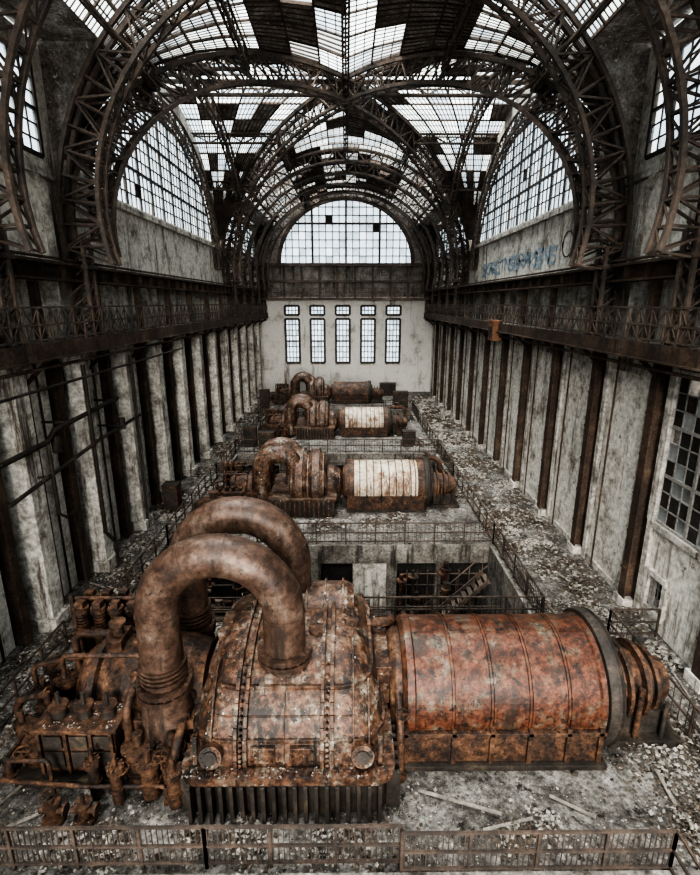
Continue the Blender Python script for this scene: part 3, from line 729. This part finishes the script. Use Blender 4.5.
for y0 in(14.8,18.9,23.0,27.1,31.2):
    pw.cyl((-12.3,y0+.3,0),(-12.3,y0+.3,R.uniform(4,9)),.16,n=12,mi=1);pw.cyl((-12.4,y0-.2,0),(-12.4,y0-.2,R.uniform(3,9)),.1,n=10,mi=1)
    pw.tube([(-12.3,y0-.9,3.2),(-12.3,y0+1.2,3.2)],.14,10,1);pw.cyl((-11.9,y0,0),(-11.9,y0,1.5),.35,n=16,mi=1);pw.cyl((-11.9,y0,1.5),(-11.9,y0,1.65),.45,n=16,mi=1)
pw.obj('wall_pipework',[M['dark'],M['rust']])
cb=MB();cb.box(9.5,10.1,33,34.1,8.9,10.1);cb.box(9.45,10.15,32.9,34.2,10.1,10.2);cb.box(9.46,9.5,33.15,33.95,9.2,9.8,1);cb.box(9.45,9.5,33.5,33.6,9.0,9.2,1)
cb.obj('electrical_cabinet',[M['orange'],M['dark']])
def cabinet(x,y,w,d,hh,m):
    c=MB();c.box(x,x+w,y,y+d,.08,hh);c.box(x-.03,x+w+.03,y-.03,y+d+.03,0,.08,1);c.box(x-.03,x+w+.03,y-.03,y+d+.03,hh,hh+.05,1)
    c.box(x+.08,x+w-.08,y-.03,y,.2,hh-.12,1);c.cyl((x+w-.15,y-.07,hh*.5),(x+w-.15,y-.02,hh*.5),.03,n=8,mi=1);c.obj('switchgear_cabinet',[m,M['dark']])
for (x,y,w,d,hh) in((-8.3,39,1,.7,1.6),(-7,38.4,1.2,.7,1.3),(4.6,39.0,1,.8,1.2),(5.2,54.0,1.6,1,1.8),(-9.5,54,1,1,2),(4.2,62,2,.8,1.5),(-10.2,26,.8,.8,1.5)):
    cabinet(x,y,w,d,hh,M['rust'])
for ox,oy in((-7.6,23.6),(4.2,30.6),(3.9,46.8)):
    q=MB()
    q.cyl((0,0,0),(0,0,.8),.35,n=18);q.cyl((0,0,.8),(0,0,.92),.48,n=18);q.tube([(0,0,.9),(0,0,1.4),(.4,0,1.7),(1.4,0,1.7),(1.8,0,1.4),(1.8,0,0)],.16,12);q.cyl((.9,0,1.7),(.9,0,2.1),.06,n=8);q.cyl((.9,0,2.08),(.9,0,2.12),.25,n=16)
    q.box(-.5,.5,-.5,.5,0,.12)
    o=q.obj('oil_pump',[M['rust']]);o.location=(ox,oy,0)
# ------------------------------------------------------------------ graffiti
GL={'S':[[(1,.9),(.3,1),(0,.75),(.9,.4),(.8,.05),(0,.1)]],'E':[[(1,1),(0,1),(0,0),(1,0)],[(0,.5),(.8,.5)]],'A':[[(0,0),(.5,1),(1,0)],[(.2,.4),(.8,.4)]],
'R':[[(0,0),(0,1),(.9,.85),(.8,.5),(0,.5),(1,0)]],'K':[[(0,0),(0,1)],[(1,1),(0,.5),(1,0)]],'O':[[(.1,.2),(.1,.8),(.5,1),(.9,.8),(.9,.2),(.5,0),(.1,.2)]],'N':[[(0,0),(0,1),(1,0),(1,1)]],'T':[[(0,1),(1,1)],[(.5,1),(.5,0)]]}
gf=MB();yy=42.3
for ch in 'SKARETNSORAKENS':
    w=.95;h=.85;z=13.35+R.uniform(-.08,.1)
    for pl in GL[ch]:
        for (a,b),(c,d) in zip(pl,pl[1:]):
            p=V((10.985,yy-a*w,z+b*h));q=V((10.985,yy-c*w,z+d*h))
            wd=R.uniform(.12,.34)
            gf.beam(p,q,.012,wd,0,up=(0,0,1)) if abs(q.z-p.z)<abs(q.y-p.y) else gf.beam(p,q,wd,.012,0,up=(1,0,0))
    yy-=.98
for i in range(24):
    t=2*pi*i/24;u=2*pi*(i+1)/24
    gf.beam((10.97,26.3+.6*math.cos(t),14.1+.6*math.sin(t)),(10.97,26.3+.6*math.cos(u),14.1+.6*math.sin(u)),.02,.06,1)
xx=2.0
for ch in 'NOTE':
    for pl in GL[ch]:
        for (a,b),(c,d) in zip(pl,pl[1:]):
            gf.beam((xx+a*.6,64.98,14.6+b*.6),(xx+c*.6,64.98,14.6+d*.6),.06,.06,1)
    xx+=.8
gf.obj('graffiti',[M['blue'],M['dark']])
# ------------------------------------------------------------------ debris
db=MB()
def inwell(x,y):
    return any(WX0-.1<x<WX1+.1 and a-.1<y<b+.1 for a,b in wells)
def chip(x,y,z,s,mi=0):
    a=R.uniform(0,pi);c,sn=math.cos(a)*s,math.sin(a)*s;k=R.uniform(.3,1);hh=R.uniform(.15,.5)*s
    tz=R.uniform(-.3,.3)*s
    vs=[(x+c,y+sn,z+tz),(x-sn*k,y+c*k,z),(x-c,y-sn,z-tz),(x+sn*k,y-c*k,z)]
    vs+= [(v[0]*.8+x*.2,v[1]*.8+y*.2,v[2]+hh*R.uniform(.5,1.2)) for v in vs]
    db.add(vs,[(4,5,6,7),(0,1,5,4),(1,2,6,5),(2,3,7,6),(3,0,4,7)],mi)
cnt=0
while cnt<40000:
    y=6+58*R.random()**1.9;x=R.uniform(-10.9,10.9)
    if R.random()<.4: x=R.choice([R.uniform(7.1,10.9),R.uniform(-10.9,-8.6)])
    d=mnoise.noise(V((x*.5,y*.5,0)))+.5*mnoise.noise(V((x*1.6,y*1.6,5)))
    if R.random()>max(.12,.4+1.5*d):continue
    if inwell(x,y):continue
    cnt+=1
    s=(.009+.045*R.random()**3)*(1+y*.02)
    if R.random()<.015:s*=2.8
    chip(x,y,.0,s,1 if R.random()<.55 else 0)
for i in range(230):
    px=R.choice([R.uniform(7.4,10.6),R.uniform(-10.6,-8.8),R.uniform(-8,6.5),R.uniform(7.4,10.6)]);py=7.9+54*R.random()**1.5
    if 8.3<py<15 and -8.3<px<7: py=R.uniform(7.9,8.5) if R.random()<.5 else R.uniform(14.8,15.5)
    if inwell(px,py):continue
    rad=R.uniform(.25,1.0);dk=R.random()<.3
    for k in range(150):
        x=R.gauss(px,rad*.5);y=R.gauss(py,rad*.5)
        if abs(x)>10.9 or inwell(x,y):continue
        q=max(0,1-math.hypot(x-px,y-py)/rad)
        chip(x,y,q*.28*R.random()*rad/.5,R.uniform(.015,.04+.004*py),1 if (R.random()<.75)!=dk else 0)
for i in range(500):
    x=R.uniform(-3.7,1.0);s=R.choice((-1,1));chip(x,11.6+s*R.uniform(2.65,2.93),1.2,R.uniform(.012,.035),R.choice((0,1)))
for i in range(90): chip(R.uniform(-7.2,-5.5),R.uniform(9.6,10.4),1.65,R.uniform(.01,.035))
db.obj('debris_rubble',[M['chip'],M['chipd']])
pk=MB()
for i in range(70):
    x,y=(2.6,9.0) if i==0 else (R.choice([R.uniform(7.4,10.4),R.uniform(-10.4,-8.9)]),8+40*R.random()**1.5)
    a=-.35 if i==0 else R.uniform(0,pi);l=1.9 if i==0 else R.uniform(.4,1.6)
    d=V((math.cos(a)*.5,math.sin(a),0)) if i else V((math.cos(a),math.sin(a),0));d=d*l/2;pk.beam(V((x,y,.05))-d,V((x,y,.07+.1*R.random()))+d,R.uniform(.04,.1),.03)
for (x,y,a,l) in((-8.0,9.2,1.1,1.3),(-7.4,8.6,.5,.9),(3.6,8.5,.2,1.2),(5.2,8.9,2.6,1.0),(-5.4,8.2,.3,1.1)):
    d=V((math.cos(a),math.sin(a),0))*l/2;pk.beam(V((x,y,.05))-d,V((x,y,.07))+d,.07,.03)
pk.obj('loose_planks',[M['wood']])
# ------------------------------------------------------------------ light
w=bpy.data.worlds.new('overcast_sky');bpy.context.scene.world=w;w.use_nodes=True
bgn=w.node_tree.nodes['Background'];bgn.inputs[0].default_value=(.87,.95,1,1);bgn.inputs[1].default_value=1.2
def sun(name,d,st,ang,col):
    l=bpy.data.lights.new(name,'SUN');l.energy=st;l.angle=ang;l.color=col
    o=bpy.data.objects.new(name,l);o.rotation_euler=V(d).to_track_quat('-Z','Y').to_euler();bpy.context.collection.objects.link(o)
sun('sky_overhead',(.12,-.05,-1),24,.7,(1,.965,.905))
sun('fill_sun_behind',(.25,1,-.62),3.0,.6,(1,.965,.91))  # added fill sun, enters where roof and end wall are left out
sun('fill_sun_behind_low',(-.05,1,-.2),2.6,.5,(1,.965,.91))  # lower added fill sun, reaching on towards the back wall
# ------------------------------------------------------------------ camera
cd=bpy.data.cameras.new('camera');cd.sensor_fit='HORIZONTAL';cd.sensor_width=36;cd.lens=36*500/700
cd.clip_start=.05;cd.clip_end=500
co=bpy.data.objects.new('camera',cd);co.location=(0,0,11.3);co.rotation_euler=(math.radians(74.9),0,-.0075)
bpy.context.collection.objects.link(co);bpy.context.scene.camera=co
vs=bpy.context.scene.view_settings
try:
    vs.view_transform='AgX';vs.look='AgX - High Contrast'
except Exception as ex: print(ex)
vs.exposure=.72
